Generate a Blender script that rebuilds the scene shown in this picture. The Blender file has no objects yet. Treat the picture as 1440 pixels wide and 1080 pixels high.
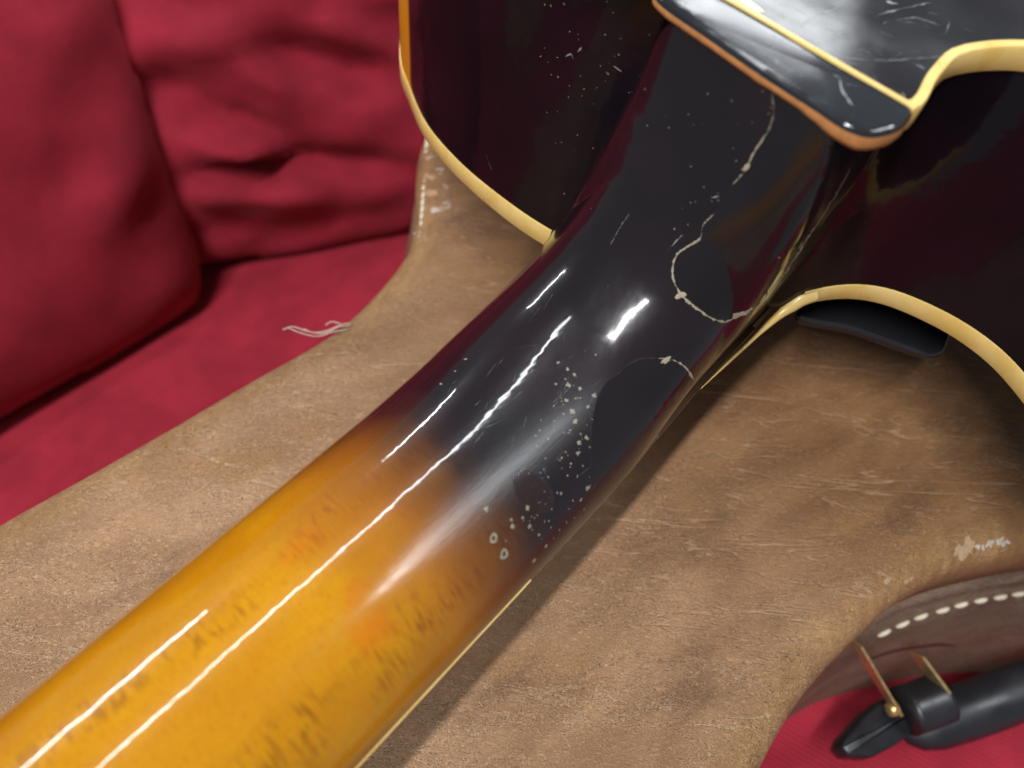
import bpy, bmesh, math, random
import numpy as np
from mathutils import Vector, Matrix
from mathutils.bvhtree import BVHTree
from mathutils.geometry import delaunay_2d_cdt
random.seed(3)
rng = np.random.default_rng(3)
S = 0.001                                   # everything below is written in millimetres

# ------------------------------------------------------------------ camera, world, lamps, exposure
scene = bpy.context.scene
CAM = np.array([-144.5113941, -42.7428921, 151.14240554])
ROT = np.array([[0.6454642239095738, -0.7592447468705892, 0.08320667041906331],
                [-0.6202507343246207, -0.5846146628816096, -0.5229863502172792],
                [0.44571847866403336, 0.28595998023016594, -0.848269961441629]])   # right, down, forward
FPX = 1121.896
cd = bpy.data.cameras.new('camera')
cam = bpy.data.objects.new('camera', cd)
scene.collection.objects.link(cam)
r_, d_, f_ = (Vector(v) for v in ROT)
cam.matrix_world = Matrix(((r_.x, -d_.x, -f_.x, CAM[0]*S), (r_.y, -d_.y, -f_.y, CAM[1]*S),
                           (r_.z, -d_.z, -f_.z, CAM[2]*S), (0, 0, 0, 1)))
cd.sensor_width = 36.0
cd.lens = 36.0*FPX/1440
cd.clip_start = 0.005
cd.clip_end = 20
cd.dof.use_dof = True
cd.dof.focus_distance = 0.178
cd.dof.aperture_fstop = 11.5
scene.camera = cam

world = bpy.data.worlds.new('World')
scene.world = world
world.use_nodes = True
bg = world.node_tree.nodes['Background']
bg.inputs['Color'].default_value = (0.93, 0.97, 1.0, 1)
bg.inputs['Strength'].default_value = 0.29
scene.view_settings.view_transform = 'Standard'
scene.view_settings.look = 'None'
scene.view_settings.exposure = 0
scene.view_settings.gamma = 1

def area_lamp(name, loc, aim, sx, sy, watts, col, xdir=(1, 0, 0)):
    l = bpy.data.lights.new(name, 'AREA')
    l.shape = 'RECTANGLE'; l.size = sx; l.size_y = sy; l.energy = watts; l.color = col
    o = bpy.data.objects.new(name, l)
    scene.collection.objects.link(o)
    z = (Vector(loc)-Vector(aim)).normalized()
    x = Vector(xdir); x = (x-z*x.dot(z)).normalized(); y = z.cross(x)
    o.matrix_world = Matrix(((x.x, y.x, z.x, loc[0]), (x.y, y.y, z.y, loc[1]), (x.z, y.z, z.z, loc[2]), (0, 0, 0, 1)))
    return o
# fluorescent tubes of the ceiling, running along the neck
COOL = (0.93, 0.97, 1.0)
area_lamp('ceiling_tube', (0.62, 0.50, 1.45), (0.62, 0.40, 0), 1.7, 0.040, 7.5, COOL)
area_lamp('ceiling_tube', (-0.16, 1.75, 1.25), (-0.1, 0.2, 0), 0.78, 0.045, 8, COOL)
area_lamp('ceiling_tube', (1.30, 1.75, 1.25), (0.9, 0.2, 0), 0.72, 0.045, 7, COOL)
area_lamp('ceiling_tube', (0.85, -0.62, 1.35), (0.6, -0.3, 0), 0.75, 0.06, 13, COOL)
area_lamp('ceiling_tube', (-0.86, -0.01, 1.50), (-0.3, 0.0, 0), 0.90, 0.05, 35, (0.97, 0.98, 1.0))
# bright shop window beyond the body of the guitar
area_lamp('shop_window', (1.70, 0.62, 1.12), (0.0, 0.0, 0.05), 0.50, 0.40, 7, COOL, (0.25, -1, 0))

# ------------------------------------------------------------------ helpers
def U(px, z):
    """world point (mm) of a photo pixel on the level z"""
    d = ROT.T @ np.array([(px[0]-720)/FPX, (px[1]-540)/FPX, 1.0])
    return CAM + d*((z-CAM[2])/d[2])

def link(o, parent=None):
    scene.collection.objects.link(o)
    if parent is not None:
        o.parent = parent
    return o

def mesh_obj(name, verts, faces, mats, parent=None, smooth=True, attrs=None, fmat=None, sharp=None):
    me = bpy.data.meshes.new(name)
    me.from_pydata([tuple(np.asarray(v)*S) for v in verts], [], [tuple(f) for f in faces])
    for m in (mats if isinstance(mats, (list, tuple)) else [mats]):
        me.materials.append(m)
    if fmat is not None:
        me.polygons.foreach_set('material_index', fmat)
    if attrs:
        for k, v in attrs.items():
            a = me.attributes.new(k, 'FLOAT', 'POINT'); a.data.foreach_set('value', np.asarray(v, dtype=np.float32))
    bm = bmesh.new(); bm.from_mesh(me); bmesh.ops.recalc_face_normals(bm, faces=bm.faces); bm.to_mesh(me); bm.free()
    me.polygons.foreach_set('use_smooth', [smooth]*len(me.polygons))
    if smooth and sharp:
        me.set_sharp_from_angle(angle=math.radians(sharp))
    me.update()
    return link(bpy.data.objects.new(name, me), parent)

def empty(name, loc, label, cat, group=None):
    o = bpy.data.objects.new(name, None)
    o.empty_display_size = 0.01
    link(o)
    o['label'] = label; o['category'] = cat
    if group: o['group'] = group
    return o

def spline(pts, closed=False, step=2.0):
    P = np.asarray(pts, float)
    n = len(P); out = []
    rngn = n if closed else n-1
    for i in range(rngn):
        if closed:
            p0, p1, p2, p3 = P[(i-1) % n], P[i], P[(i+1) % n], P[(i+2) % n]
        else:
            p1, p2 = P[i], P[i+1]
            p0 = P[i-1] if i > 0 else 2*p1-p2
            p3 = P[i+2] if i+2 < n else 2*p2-p1
        d01, d12, d23 = (max(np.linalg.norm(b-a), 1e-6)**.5 for a, b in ((p0, p1), (p1, p2), (p2, p3)))
        m1 = (p2-p1) + d12*((p1-p0)/d01-(p2-p0)/(d01+d12))
        m2 = (p2-p1) + d12*((p3-p2)/d23-(p3-p1)/(d12+d23))
        k = max(1, int(np.linalg.norm(p2-p1)/step))
        for t in np.arange(k)/k:
            out.append((2*t**3-3*t**2+1)*p1+(t**3-2*t**2+t)*m1+(-2*t**3+3*t**2)*p2+(t**3-t**2)*m2)
    if not closed:
        out.append(P[-1])
    return np.array(out)

def normals2(P, closed=True):
    """outward unit normals of a counter-clockwise plan curve"""
    if closed:
        t = np.roll(P, -1, 0)-np.roll(P, 1, 0)
    else:
        t = np.gradient(P, axis=0)
    t /= np.linalg.norm(t, axis=1)[:, None]+1e-9
    return np.c_[t[:, 1], -t[:, 0]]

def loft(rings, closed_u=True, closed_v=False, cap=False):
    """rings: list of (n,3) arrays; returns verts, faces"""
    n = len(rings[0]); m = len(rings)
    V = np.concatenate(rings); F = []
    for i in range(m if closed_v else m-1):
        a, b = i*n, ((i+1) % m)*n
        for j in range(n if closed_u else n-1):
            k = (j+1) % n
            F.append((a+j, a+k, b+k, b+j))
    if cap:
        F.append(tuple(range(n))[::-1]); F.append(tuple(range((m-1)*n, m*n)))
    return V, F

def seg_dist(Q, P, closed=True):
    A = P; B = np.roll(P, -1, 0)
    if not closed: A, B = P[:-1], P[1:]
    best = np.full(len(Q), 1e9)
    for a, b in zip(A, B):
        ab = b-a; L = ab@ab+1e-12
        t = np.clip(((Q-a)@ab)/L, 0, 1)
        d = np.linalg.norm(Q-a-t[:, None]*ab, axis=1)
        best = np.minimum(best, d)
    return best

def inside(Q, P):
    c = np.zeros(len(Q), bool)
    A = P; B = np.roll(P, -1, 0)
    for a, b in zip(A, B):
        cond = (a[1] > Q[:, 1]) != (b[1] > Q[:, 1])
        with np.errstate(divide='ignore', invalid='ignore'):
            xx = (b[0]-a[0])*(Q[:, 1]-a[1])/(b[1]-a[1]+1e-12)+a[0]
        c ^= cond & (Q[:, 0] < xx)
    return c

def fill(P, step, region=None, fine=None):
    """triangulate a plan polygon with interior points; returns pts2, tris, distance to the outline"""
    lo, hi = P.min(0), P.max(0)
    gx, gy = np.meshgrid(np.arange(lo[0], hi[0], step), np.arange(lo[1], hi[1], step))
    gx = gx + (np.arange(gx.shape[0]) % 2)[:, None]*step*.5
    Q = np.c_[gx.ravel(), gy.ravel()]
    Q = Q[inside(Q, P)]
    Q = Q[seg_dist(Q, P) > step*.6]
    pts = np.concatenate([P, Q])
    n = len(P)
    v, e, f, *_ = delaunay_2d_cdt([Vector(p) for p in pts], [(i, (i+1) % n) for i in range(n)], [], 1, 1e-5)
    v = np.array([tuple(p) for p in v])
    return v, [tuple(t) for t in f], seg_dist(v, P)

def tube(path, rad, n=10, flat=None):
    """tube along a 3-d path; rad scalar or per point; flat = (axis vector, factor) squashes it"""
    P = np.asarray(path, float); rad = np.broadcast_to(rad, (len(P),))
    T = np.gradient(P, axis=0); T /= np.linalg.norm(T, axis=1)[:, None]+1e-9
    rings = []
    up = np.array([0.13, 0.21, 0.97])
    for p, t, r in zip(P, T, rad):
        a = np.cross(t, up); a /= np.linalg.norm(a); b = np.cross(a, t)
        th = np.linspace(0, 2*np.pi, n, endpoint=False)
        ring = np.outer(np.cos(th), a)*r+np.outer(np.sin(th), b)*r*(flat or 1)
        rings.append(p+ring)
    return loft(rings, cap=True)

class Bag:
    def __init__(s): s.v = []; s.f = []; s.n = 0
    def add(s, V, F):
        s.v += [np.asarray(x) for x in V]; s.f += [tuple(i+s.n for i in f) for f in F]; s.n += len(V)

def bvh_of(obs):
    V = []; F = []; n = 0
    for o in obs:
        V += [v.co.copy() for v in o.data.vertices]
        F += [[i+n for i in p.vertices] for p in o.data.polygons]; n = len(V)
    return BVHTree.FromPolygons(V, F)

def hit(px, bvh):
    d = ROT.T @ np.array([(px[0]-720)/FPX, (px[1]-540)/FPX, 1.0])
    co, no, i, dist = bvh.ray_cast(Vector(CAM*S), Vector(d).normalized())
    if co is None: return None, None
    no = np.array(no)
    if no @ d > 0: no = -no
    return np.array(co)/S, no

# ------------------------------------------------------------------ materials
class NT:
    def __init__(s, name):
        s.m = bpy.data.materials.new(name); s.m.use_nodes = True
        s.t = s.m.node_tree; s.b = s.t.nodes['Principled BSDF']
        s.co = s.t.nodes.new('ShaderNodeTexCoord').outputs['Object']
    def node(s, kind, **kw):
        n = s.t.nodes.new(kind)
        for k, v in kw.items(): setattr(n, k, v)
        return n
    def lk(s, a, b): s.t.links.new(a, b)
    def val(s, sock, v):
        if isinstance(v, bpy.types.NodeSocket): s.lk(v, sock)
        else: sock.default_value = v
    def math(s, op, a, b=0.0, c=None, clamp=False):
        n = s.node('ShaderNodeMath', operation=op); n.use_clamp = clamp
        s.val(n.inputs[0], a); s.val(n.inputs[1], b)
        if c is not None: s.val(n.inputs[2], c)
        return n.outputs[0]
    def mapping(s, scale=(1, 1, 1), rot=(0, 0, 0), loc=(0, 0, 0), co=None):
        n = s.node('ShaderNodeMapping')
        s.lk(co or s.co, n.inputs[0])
        n.inputs[1].default_value = loc; n.inputs[2].default_value = rot; n.inputs[3].default_value = scale
        return n.outputs[0]
    def aniso(s, ang, scale, co=None, loc=(0, 0, 0)):
        return s.mapping(scale, loc=loc, co=s.mapping(rot=(0, 0, -ang), co=co))
    def noise(s, scale, detail=3, rough=.5, co=None, dist=0.0):
        n = s.node('ShaderNodeTexNoise')
        s.lk(co or s.co, n.inputs['Vector'])
        n.inputs['Scale'].default_value = scale; n.inputs['Detail'].default_value = detail
        n.inputs['Roughness'].default_value = rough; n.inputs['Distortion'].default_value = dist
        return n.outputs['Fac']
    def voro(s, scale, co=None, feature='F1', out='Distance', rand=1.0):
        n = s.node('ShaderNodeTexVoronoi', feature=feature)
        s.lk(co or s.co, n.inputs['Vector']); n.inputs['Scale'].default_value = scale
        n.inputs['Randomness'].default_value = rand
        return n.outputs[out]
    def ramp(s, fac, stops, interp='LINEAR'):
        n = s.node('ShaderNodeValToRGB'); n.color_ramp.interpolation = interp
        e = n.color_ramp.elements
        while len(e) < len(stops): e.new(0.5)
        for q, (p, c) in zip(e, stops):
            q.position = p; q.color = (c, c, c, 1) if isinstance(c, (int, float)) else (*c, 1)
        s.val(n.inputs[0], fac)
        return n.outputs[0]
    def remap(s, v, a, b, c=0.0, d=1.0, smooth=True):
        n = s.node('ShaderNodeMapRange'); n.interpolation_type = 'SMOOTHSTEP' if smooth else 'LINEAR'
        s.val(n.inputs[0], v)
        for i, q in enumerate((a, b, c, d)): n.inputs[i+1].default_value = q
        return n.outputs[0]
    def mix(s, fac, a, b, blend='MIX'):
        n = s.node('ShaderNodeMix', data_type='RGBA', blend_type=blend)
        s.val(n.inputs[0], fac)
        for i, q in ((6, a), (7, b)):
            s.val(n.inputs[i], q if isinstance(q, bpy.types.NodeSocket) else (*q, 1))
        return n.outputs[2]
    def sep(s, co=None):
        n = s.node('ShaderNodeSeparateXYZ'); s.lk(co or s.co, n.inputs[0]); return n.outputs
    def bump(s, h, strength=.3, dist=.001, prev=None):
        n = s.node('ShaderNodeBump'); n.inputs['Strength'].default_value = strength; n.inputs['Distance'].default_value = dist
        s.lk(h, n.inputs['Height'])
        if prev is not None: s.lk(prev, n.inputs['Normal'])
        return n.outputs[0]
    def attr(s, name):
        n = s.node('ShaderNodeAttribute', attribute_name=name); return n.outputs['Fac']
    def set(s, **kw):
        names = dict(color='Base Color', rough='Roughness', metal='Metallic', spec='Specular IOR Level', coat='Coat Weight',
                     coat_rough='Coat Roughness', normal='Normal', coat_normal='Coat Normal', sheen='Sheen Weight',
                     sheen_rough='Sheen Roughness', sheen_tint='Sheen Tint', ior='IOR')
        for k, v in kw.items():
            if isinstance(v, tuple) and len(v) == 3: v = (*v, 1)
            s.val(s.b.inputs[names[k]], v)
        return s.m

def plain(name, col, rough=.5, **kw):
    n = NT(name); v = n.noise(700, 3)
    c = n.mix(n.remap(v, .3, .7), tuple(x*.86 for x in col), tuple(min(1, x*1.08) for x in col))
    return n.set(color=c, rough=rough, **kw)

def mat_lacquer(name='sunburst_lacquer', under=.35, coat=1.0):
    """sunburst lacquer over maple: amber neck fading to near black at the heel; amber again far out on the shoulder of the rim"""
    n = NT(name)
    x, y, z = n.sep()
    wob = n.math('MULTIPLY', n.math('SUBTRACT', n.noise(60, 2), .5), .012)
    t = n.math('ADD', x, wob)                                         # metres along the neck
    burst = n.remap(t, -.128, -.088, smooth=False)
    # maple under the amber
    med = n.noise(55, 3, co=n.mapping((1, 2.4, 1)))
    base = n.ramp(med, [(.3, (.345, .140, .0)), (.55, (.40, .178, .0)), (.75, (.435, .198, .0))])
    scale_ = n.noise(1.0, 3, .6, co=n.aniso(-.1, (2400, 800, 600)), dist=.8)
    base = n.mix(n.remap(scale_, .48, .68, 0, .5), base, (.30, .105, .0))
    fine = n.noise(1.0, 3, co=n.mapping((300, 2600, 1500)))
    base = n.mix(n.remap(fine, .35, .7, 0, .35), base, (.42, .13, .0))
    # flame: short dark strokes across the grain in two wandering bands
    fl = n.noise(1.0, 2, co=n.aniso(-.10, (1250, 260, 120)), dist=.35)
    yb = n.math('ADD', y, n.math('MULTIPLY', n.math('SUBTRACT', n.noise(28, 2), .5), .012))
    b1 = n.remap(n.math('ABSOLUTE', n.math('SUBTRACT', yb, .0062)), .0042, .0010)
    b2 = n.remap(n.math('ABSOLUTE', n.math('ADD', yb, .0160)), .0050, .0010)
    band = n.math('MAXIMUM', n.math('MULTIPLY', b1, .75), b2)
    band = n.math('MULTIPLY', band, n.remap(n.noise(90, 2), .36, .56))
    base = n.mix(n.math('MULTIPLY', n.math('MULTIPLY', band, n.remap(fl, .48, .60)), .74), base, (.17, .055, .0))
    # stain drops in the lacquer
    for (px, py, r, a) in ((-.124, .0056, .0042, .6), (-.1248, -.0069, .0028, .5), (-.1265, -.0127, .0042, .75)):
        dx = n.math('MULTIPLY', n.math('SUBTRACT', x, px), .7); dy = n.math('SUBTRACT', y, py)
        d = n.math('SQRT', n.math('ADD', n.math('MULTIPLY', dx, dx), n.math('MULTIPLY', dy, dy)))
        d = n.math('ADD', d, n.math('MULTIPLY', n.math('SUBTRACT', n.noise(300, 2), .5), .005))
        base = n.mix(n.remap(d, r, r*.15, 0, a*.62), base, (.46, .10, .0))
    # burst colours
    br = n.ramp(burst, [(0, 0), (.3, .12), (.62, .62), (.85, .95), (1, 1)])
    amber = n.mix(n.remap(burst, 0, .55), base, n.mix(.6, base, (.26, .06, .008)))
    black = n.mix(n.remap(n.noise(40, 2), .4, .65), (.0065, .0045, .0065), (.010, .005, .008))
    neckc = n.mix(br, amber, black)
    rimb = n.remap(n.math('ADD', y, n.math('MULTIPLY', wob, .10)), .0855, .0915)
    rim_amber = n.mix(n.remap(rimb, .1, .8), (.16, .03, .004), (.62, .25, .006))
    rimb = n.math('MULTIPLY', rimb, n.remap(y, .155, .14))
    col = n.mix(n.remap(rimb, 0, .5), neckc, rim_amber)
    # worn satin area between neck and heel
    worn = n.math('MULTIPLY', n.remap(x, -.135, -.100), n.remap(x, -.052, -.066))
    worn = n.math('MULTIPLY', worn, n.remap(y, .001, -.008))
    worn = n.math('MULTIPLY', worn, n.remap(n.noise(30, 1), .2, .8, .75, 1))
    scr = n.noise(1.0, 4, .6, co=n.mapping((220, 2600, 900), rot=(0, 0, .15)))
    cr = n.math('ADD', n.math('MULTIPLY', worn, .30), n.math('MULTIPLY', n.math('MULTIPLY', worn, scr), .10))
    cr = n.math('ADD', cr, n.math('MULTIPLY', n.remap(x, -.066, -.052), .045))
    cr = n.math('ADD', cr, n.remap(n.noise(70, 3), .3, .75, .025, .055))
    b = n.bump(n.noise(260, 2), .04, .001)
    b = n.bump(n.math('MULTIPLY', n.noise(95, 2), n.remap(x, -.085, -.05)), .10, .0022, b)
    b = n.bump(n.math('MULTIPLY', scr, worn), .07, .0004, b)
    return n.set(color=col, rough=.24, spec=under, coat=coat, coat_rough=cr, normal=b, coat_normal=b)

def mat_black(name, tint=(.0060, .0055, .0075), rough=.05, scratch=.5):
    n = NT(name)
    c = n.mix(n.remap(n.noise(30, 2), .35, .65), tint, tuple(q*1.6 for q in tint))
    s1 = n.noise(1.0, 4, .65, co=n.mapping((2200, 160, 160), rot=(0, 0, .9)))
    s2 = n.noise(1.0, 4, .65, co=n.mapping((160, 1900, 160), rot=(0, 0, .5)))
    s = n.math('MULTIPLY', n.remap(s1, .58, .75), n.remap(s2, .45, .75))
    ro = n.math('ADD', n.remap(n.noise(60, 3), .3, .75, rough*.7, rough*1.7), n.math('MULTIPLY', s, .25*scratch))
    b = n.bump(n.noise(140, 2), .035, .001)
    b = n.bump(s, .05*scratch, .0004, b)
    return n.set(color=c, rough=ro, spec=.5, normal=b)

def mat_binding():
    n = NT('aged_cream_binding')
    v = n.noise(120, 3)
    c = n.mix(n.remap(v, .3, .7), (.66, .43, .115), (.73, .53, .19))
    c = n.mix(n.remap(n.noise(1600, 2), .62, .8, 0, .5), c, (.45, .28, .08))
    return n.set(color=c, rough=n.remap(v, .3, .7, .22, .36), spec=.4, coat=.4, coat_rough=.1)

def mat_leather(name, side=False):
    n = NT(name)
    CR = -.90                                                           # creases run across the lid
    big = n.noise(10, 4, .6); mid = n.noise(1, 5, .62, co=n.aniso(-.35, (24, 62, 40)), dist=.5)
    fib = n.noise(1, 4, .6, co=n.aniso(-.45, (420, 1500, 900)))
    x, y, z = n.sep()
    if side:
        c = n.mix(n.remap(mid, .3, .7), (.165, .098, .062), (.28, .18, .12))
        c = n.mix(n.remap(big, .4, .65, 0, .5), c, (.155, .105, .082))
    else:
        c = n.ramp(mid, [(.28, (.140, .064, .022)), (.5, (.225, .115, .042)), (.74, (.34, .195, .082))])
        c = n.mix(n.remap(big, .40, .62, 0, .65), c, n.mix(n.remap(mid, .3, .7), (.170, .085, .034), (.29, .165, .076)))
        pale_sheen = n.math('MULTIPLY', n.remap(n.math('ADD', x, n.math('MULTIPLY', n.math('SUBTRACT', big, .5), .08)), .015, -.09), .72)
        c = n.mix(pale_sheen, c, n.mix(n.remap(mid, .3, .7), (.40, .265, .165), (.52, .37, .245)))  # leather paler towards the neck end, its sheen painted into the colour
        # rubbed through to dark in places
        dk = n.remap(n.noise(1, 4, .6, co=n.aniso(-.5, (17, 33, 20), loc=(.4, .2, 0))), .52, .68, 0, .55)
        c = n.mix(dk, c, (.090, .045, .024))
        gold = n.remap(n.noise(1, 4, .6, co=n.aniso(-.6, (22, 50, 20), loc=(2.4, .7, 0))), .54, .70, 0, .55)
        c = n.mix(gold, c, (.36, .215, .085))
        edge = n.attr('edge')
        wv = n.math('ADD', edge, n.math('MULTIPLY', n.math('SUBTRACT', n.noise(70, 4, .55), .5), .012))
        wear = n.math('MULTIPLY', n.remap(wv, .0150, .004), n.remap(n.noise(24, 2), .3, .5, .45, 1))
        wear = n.math('MULTIPLY', wear, n.remap(edge, -.0002, .0028, .45, 1))
        c = n.mix(n.math('MULTIPLY', wear, .70), c, n.mix(n.remap(n.noise(1, 4, .6, co=n.aniso(.6, (90, 260, 90))), .3, .7), (.29, .165, .06), (.46, .31, .135)))
    # fine pebble grain, warped so that no cell is regular
    nz = n.node('ShaderNodeTexNoise'); n.lk(n.co, nz.inputs['Vector']); nz.inputs['Scale'].default_value = 380; nz.inputs['Detail'].default_value = 3
    sc = n.node('ShaderNodeVectorMath', operation='SCALE'); n.lk(nz.outputs['Color'], sc.inputs[0]); sc.inputs['Scale'].default_value = .0022
    wp = n.node('ShaderNodeVectorMath', operation='ADD'); n.lk(n.co, wp.inputs[0]); n.lk(sc.outputs[0], wp.inputs[1])
    peb = n.voro(1.0, n.aniso(CR, (820, 1150, 900), co=wp.outputs[0]), 'DISTANCE_TO_EDGE')
    pebh = n.remap(peb, 0, .25)
    amp = n.remap(n.noise(26, 2), .3, .65, .35, 1.0)
    def crease(ang, sx, sy, w, seed, lo, hi):
        q = n.noise(1.0, 3, .55, co=n.aniso(ang, (sx, sy, 40), loc=(seed, seed*1.7, seed)), dist=.35)
        m = n.remap(n.noise(1.0, 3, .6, co=n.aniso(ang, (16, 62, 40), loc=(seed*3.1, 1.2, 0))), lo, hi)
        return n.math('MULTIPLY', n.remap(n.math('ABSOLUTE', n.math('SUBTRACT', q, .5)), w, 0.0), m)
    c1 = crease(CR, 10, 105, .014, .31, .44, .58)
    c2 = crease(CR-.18, 26, 210, .020, 2.7, .42, .58)
    c3 = crease(CR+.30, 55, 300, .024, 5.3, .46, .62)
    c4 = crease(CR+.05, 120, 620, .04, 8.3, .42, .60)
    cr = n.math('MAXIMUM', n.math('MAXIMUM', c1, n.math('MULTIPLY', c2, .8)), n.math('MAXIMUM', n.math('MULTIPLY', c3, .6), n.math('MULTIPLY', c4, .55)))
    c = n.mix(n.math('MULTIPLY', cr, n.remap(x, -.02, -.12, .52, .62)), c, (.60, .45, .31) if not side else (.24, .16, .12))
    c = n.mix(n.remap(fib, .52, .75, 0, .30), c, (.50, .36, .24) if not side else (.22, .14, .10))
    c = n.mix(n.math('MULTIPLY', n.math('MULTIPLY', n.remap(peb, .14, .0), amp), .05), c, (.09, .05, .032))
    # wrinkled skin: folded noise rather than cells
    w1 = n.math('ABSOLUTE', n.math('SUBTRACT', n.noise(1, 4, .6, co=n.aniso(CR, (520, 1050, 700)), dist=.7), .5))
    w2 = n.math('ABSOLUTE', n.math('SUBTRACT', n.noise(1, 3, .6, co=n.aniso(CR+.9, (900, 1500, 900)), dist=.5), .5))
    wr = n.math('ADD', n.remap(w1, 0, .11), n.math('MULTIPLY', n.remap(w2, 0, .12), .6))
    h = n.math('ADD', n.math('MULTIPLY', n.math('MULTIPLY', n.math('ADD', n.math('MULTIPLY', pebh, .25), n.math('MULTIPLY', wr, .60)), amp), 1.0), n.math('MULTIPLY', fib, .3))
    c = n.mix(n.math('MULTIPLY', n.remap(w1, .035, .0), n.remap(x, -.01, -.10, .06, .20)), c, (.10, .06, .04))
    h = n.math('ADD', h, n.math('MULTIPLY', n.noise(2600, 2), .12))
    if not side: c = n.mix(1.0, c, (.94, .80, .68), 'MULTIPLY'); c = n.mix(1.0, c, (.038, .026, .018), 'ADD')
    h = n.math('MULTIPLY', h, n.remap(x, -.01, -.11, .8, 2.3))
    b = n.bump(h, .70, .0006)
    b = n.bump(n.math('SUBTRACT', n.math('MULTIPLY', n.noise(60, 2), .4), cr), .55, .0012, b)
    return n.set(color=c, rough=n.remap(mid, .3, .7, .36, .50), spec=.32, normal=b)

def mat_fabric(name, rot=.5, col=(.335, .020, .037), weave=True):
    n = NT(name)
    v = n.noise(45, 4, .6)
    c = n.mix(n.remap(v, .3, .7), tuple(q*.82 for q in col), tuple(q*1.12 for q in col))
    w1 = n.node('ShaderNodeTexWave', wave_type='BANDS', bands_direction='X'); n.lk(n.mapping(rot=(0, 0, rot)), w1.inputs[0])
    w1.inputs['Scale'].default_value = 165; w1.inputs['Distortion'].default_value = 1.5; w1.inputs['Detail'].default_value = 2
    w2 = n.node('ShaderNodeTexWave', wave_type='BANDS', bands_direction='Y'); n.lk(n.mapping(rot=(0, 0, rot)), w2.inputs[0])
    w2.inputs['Scale'].default_value = 300; w2.inputs['Distortion'].default_value = 2
    if not weave:
        class W: pass
        w1 = W(); w1.outputs = {'Fac': n.noise(1, 3, .6, co=n.mapping((2600, 900, 700)))}
        w2 = W(); w2.outputs = {'Fac': n.noise(1, 3, .6, co=n.mapping((700, 900, 2600)))}
    h = n.math('ADD', n.math('MULTIPLY', w1.outputs['Fac'], .7), n.math('MULTIPLY', w2.outputs['Fac'], .3))
    h = n.math('ADD', h, n.math('MULTIPLY', n.noise(2500, 2), .5))
    c = n.mix(n.remap(h, .2, 1.1, .35, 0), c, tuple(q*.5 for q in col))
    b = n.bump(h, .6, .0006)
    return n.set(color=c, rough=.85, spec=.15, sheen=.18, sheen_rough=.4, sheen_tint=(.95, .38, .42), normal=b)

M_LAC = mat_lacquer('sunburst_lacquer', .14, .78)
M_RIM = mat_lacquer('sunburst_rim_lacquer', .03, .34)
M_BACK = mat_black('black_back_lacquer', rough=.16, scratch=1.0)
M_CAP = mat_black('black_cap_lacquer', (.010, .011, .014), .11, 1.0)
M_GUARD = mat_black('black_pickguard', (.012, .012, .014), .12, .3)
M_BIND = mat_binding()
M_WOOD = plain('bare_worn_wood', (.52, .23, .075), .6)
M_EDGE = plain('brown_reflection_edge', (.10, .052, .022), .3)  # brown stands in for the leather mirrored in the glossy fretboard edge
M_FB = plain('dark_rosewood', (.03, .018, .012), .35)
M_LEATHER = mat_leather('worn_brown_leather')
M_SIDE = mat_leather('brown_leather_side', side=True)
M_PATCH = mat_black('bare_black_patch', (.0065, .0050, .0065), .07, .3)
M_PATCH.node_tree.nodes['Principled BSDF'].inputs['Specular IOR Level'].default_value = .42
M_CRACK = plain('chipped_lacquer_edge', (.30, .26, .18), .6)
M_SPECK = plain('pale_lacquer_speck', (.21, .19, .135), .5)
M_SCR = plain('pale_scratch', (.22, .23, .24), .45)
M_STITCH = plain('cream_thread', (.68, .60, .45), .8)
M_WHITE = plain('frayed_white_thread', (.50, .41, .34), .9)
M_CANVAS = plain('bare_canvas', (.40, .26, .15), .9)
M_RED = mat_fabric('red_sofa_fabric', -.15)
M_RED2 = mat_fabric('red_cushion_fabric', .3, (.285, .017, .033), False)
M_RED3 = mat_fabric('red_pillow_fabric', .3, (.30, .018, .034), False)
M_BLKL = mat_black('black_handle_leather', (.006, .006, .008), .38, .3)
n_ = NT('brass'); M_BRASS = n_.set(color=n_.mix(n_.remap(n_.noise(400, 3), .3, .7), (.62, .44, .16), (.80, .64, .34)), metal=.85, rough=.34)

# ------------------------------------------------------------------ sofa
SEAT = lambda x, y: -162-.15*max(y+120, -60)
sofa = empty('sofa', (0, 0, 0), 'red fabric sofa whose seat carries the leather guitar case', 'sofa')
xs = np.linspace(-750, 900, 111); ys = np.linspace(-285, 420, 61)
V = []; F = []
for j, yv in enumerate(ys):
    for i, xv in enumerate(xs):
        V.append((xv, yv, SEAT(xv, yv)+2.5*math.sin(xv*.011+1)*math.sin(yv*.013)+1.0*math.sin(xv*.05+yv*.03)))
nx = len(xs)
for j in range(len(ys)-1):
    for i in range(nx-1):
        F.append((j*nx+i, j*nx+i+1, (j+1)*nx+i+1, (j+1)*nx+i))
# rounded front edge and underside
V2 = list(V); F2 = list(F)
front = list(range(nx))
prev = front
for k in range(1, 9):
    a = k/8*math.pi/2
    row = []
    for i in front:
        x0, y0, z0_ = V[i]; row.append(len(V2)); V2.append((x0, y0-60*math.sin(a), z0_-60*(1-math.cos(a))))
    for i in range(nx-1): F2.append((prev[i], row[i], row[i+1], prev[i+1]))
    prev = row
row = []
for i in prev: row.append(len(V2)); V2.append((V2[i][0], V2[i][1], V2[i][2]-120))
for i in range(nx-1): F2.append((prev[i], row[i], row[i+1], prev[i+1]))
seat = mesh_obj('seat', V2, F2, M_RED, sofa)

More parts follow.
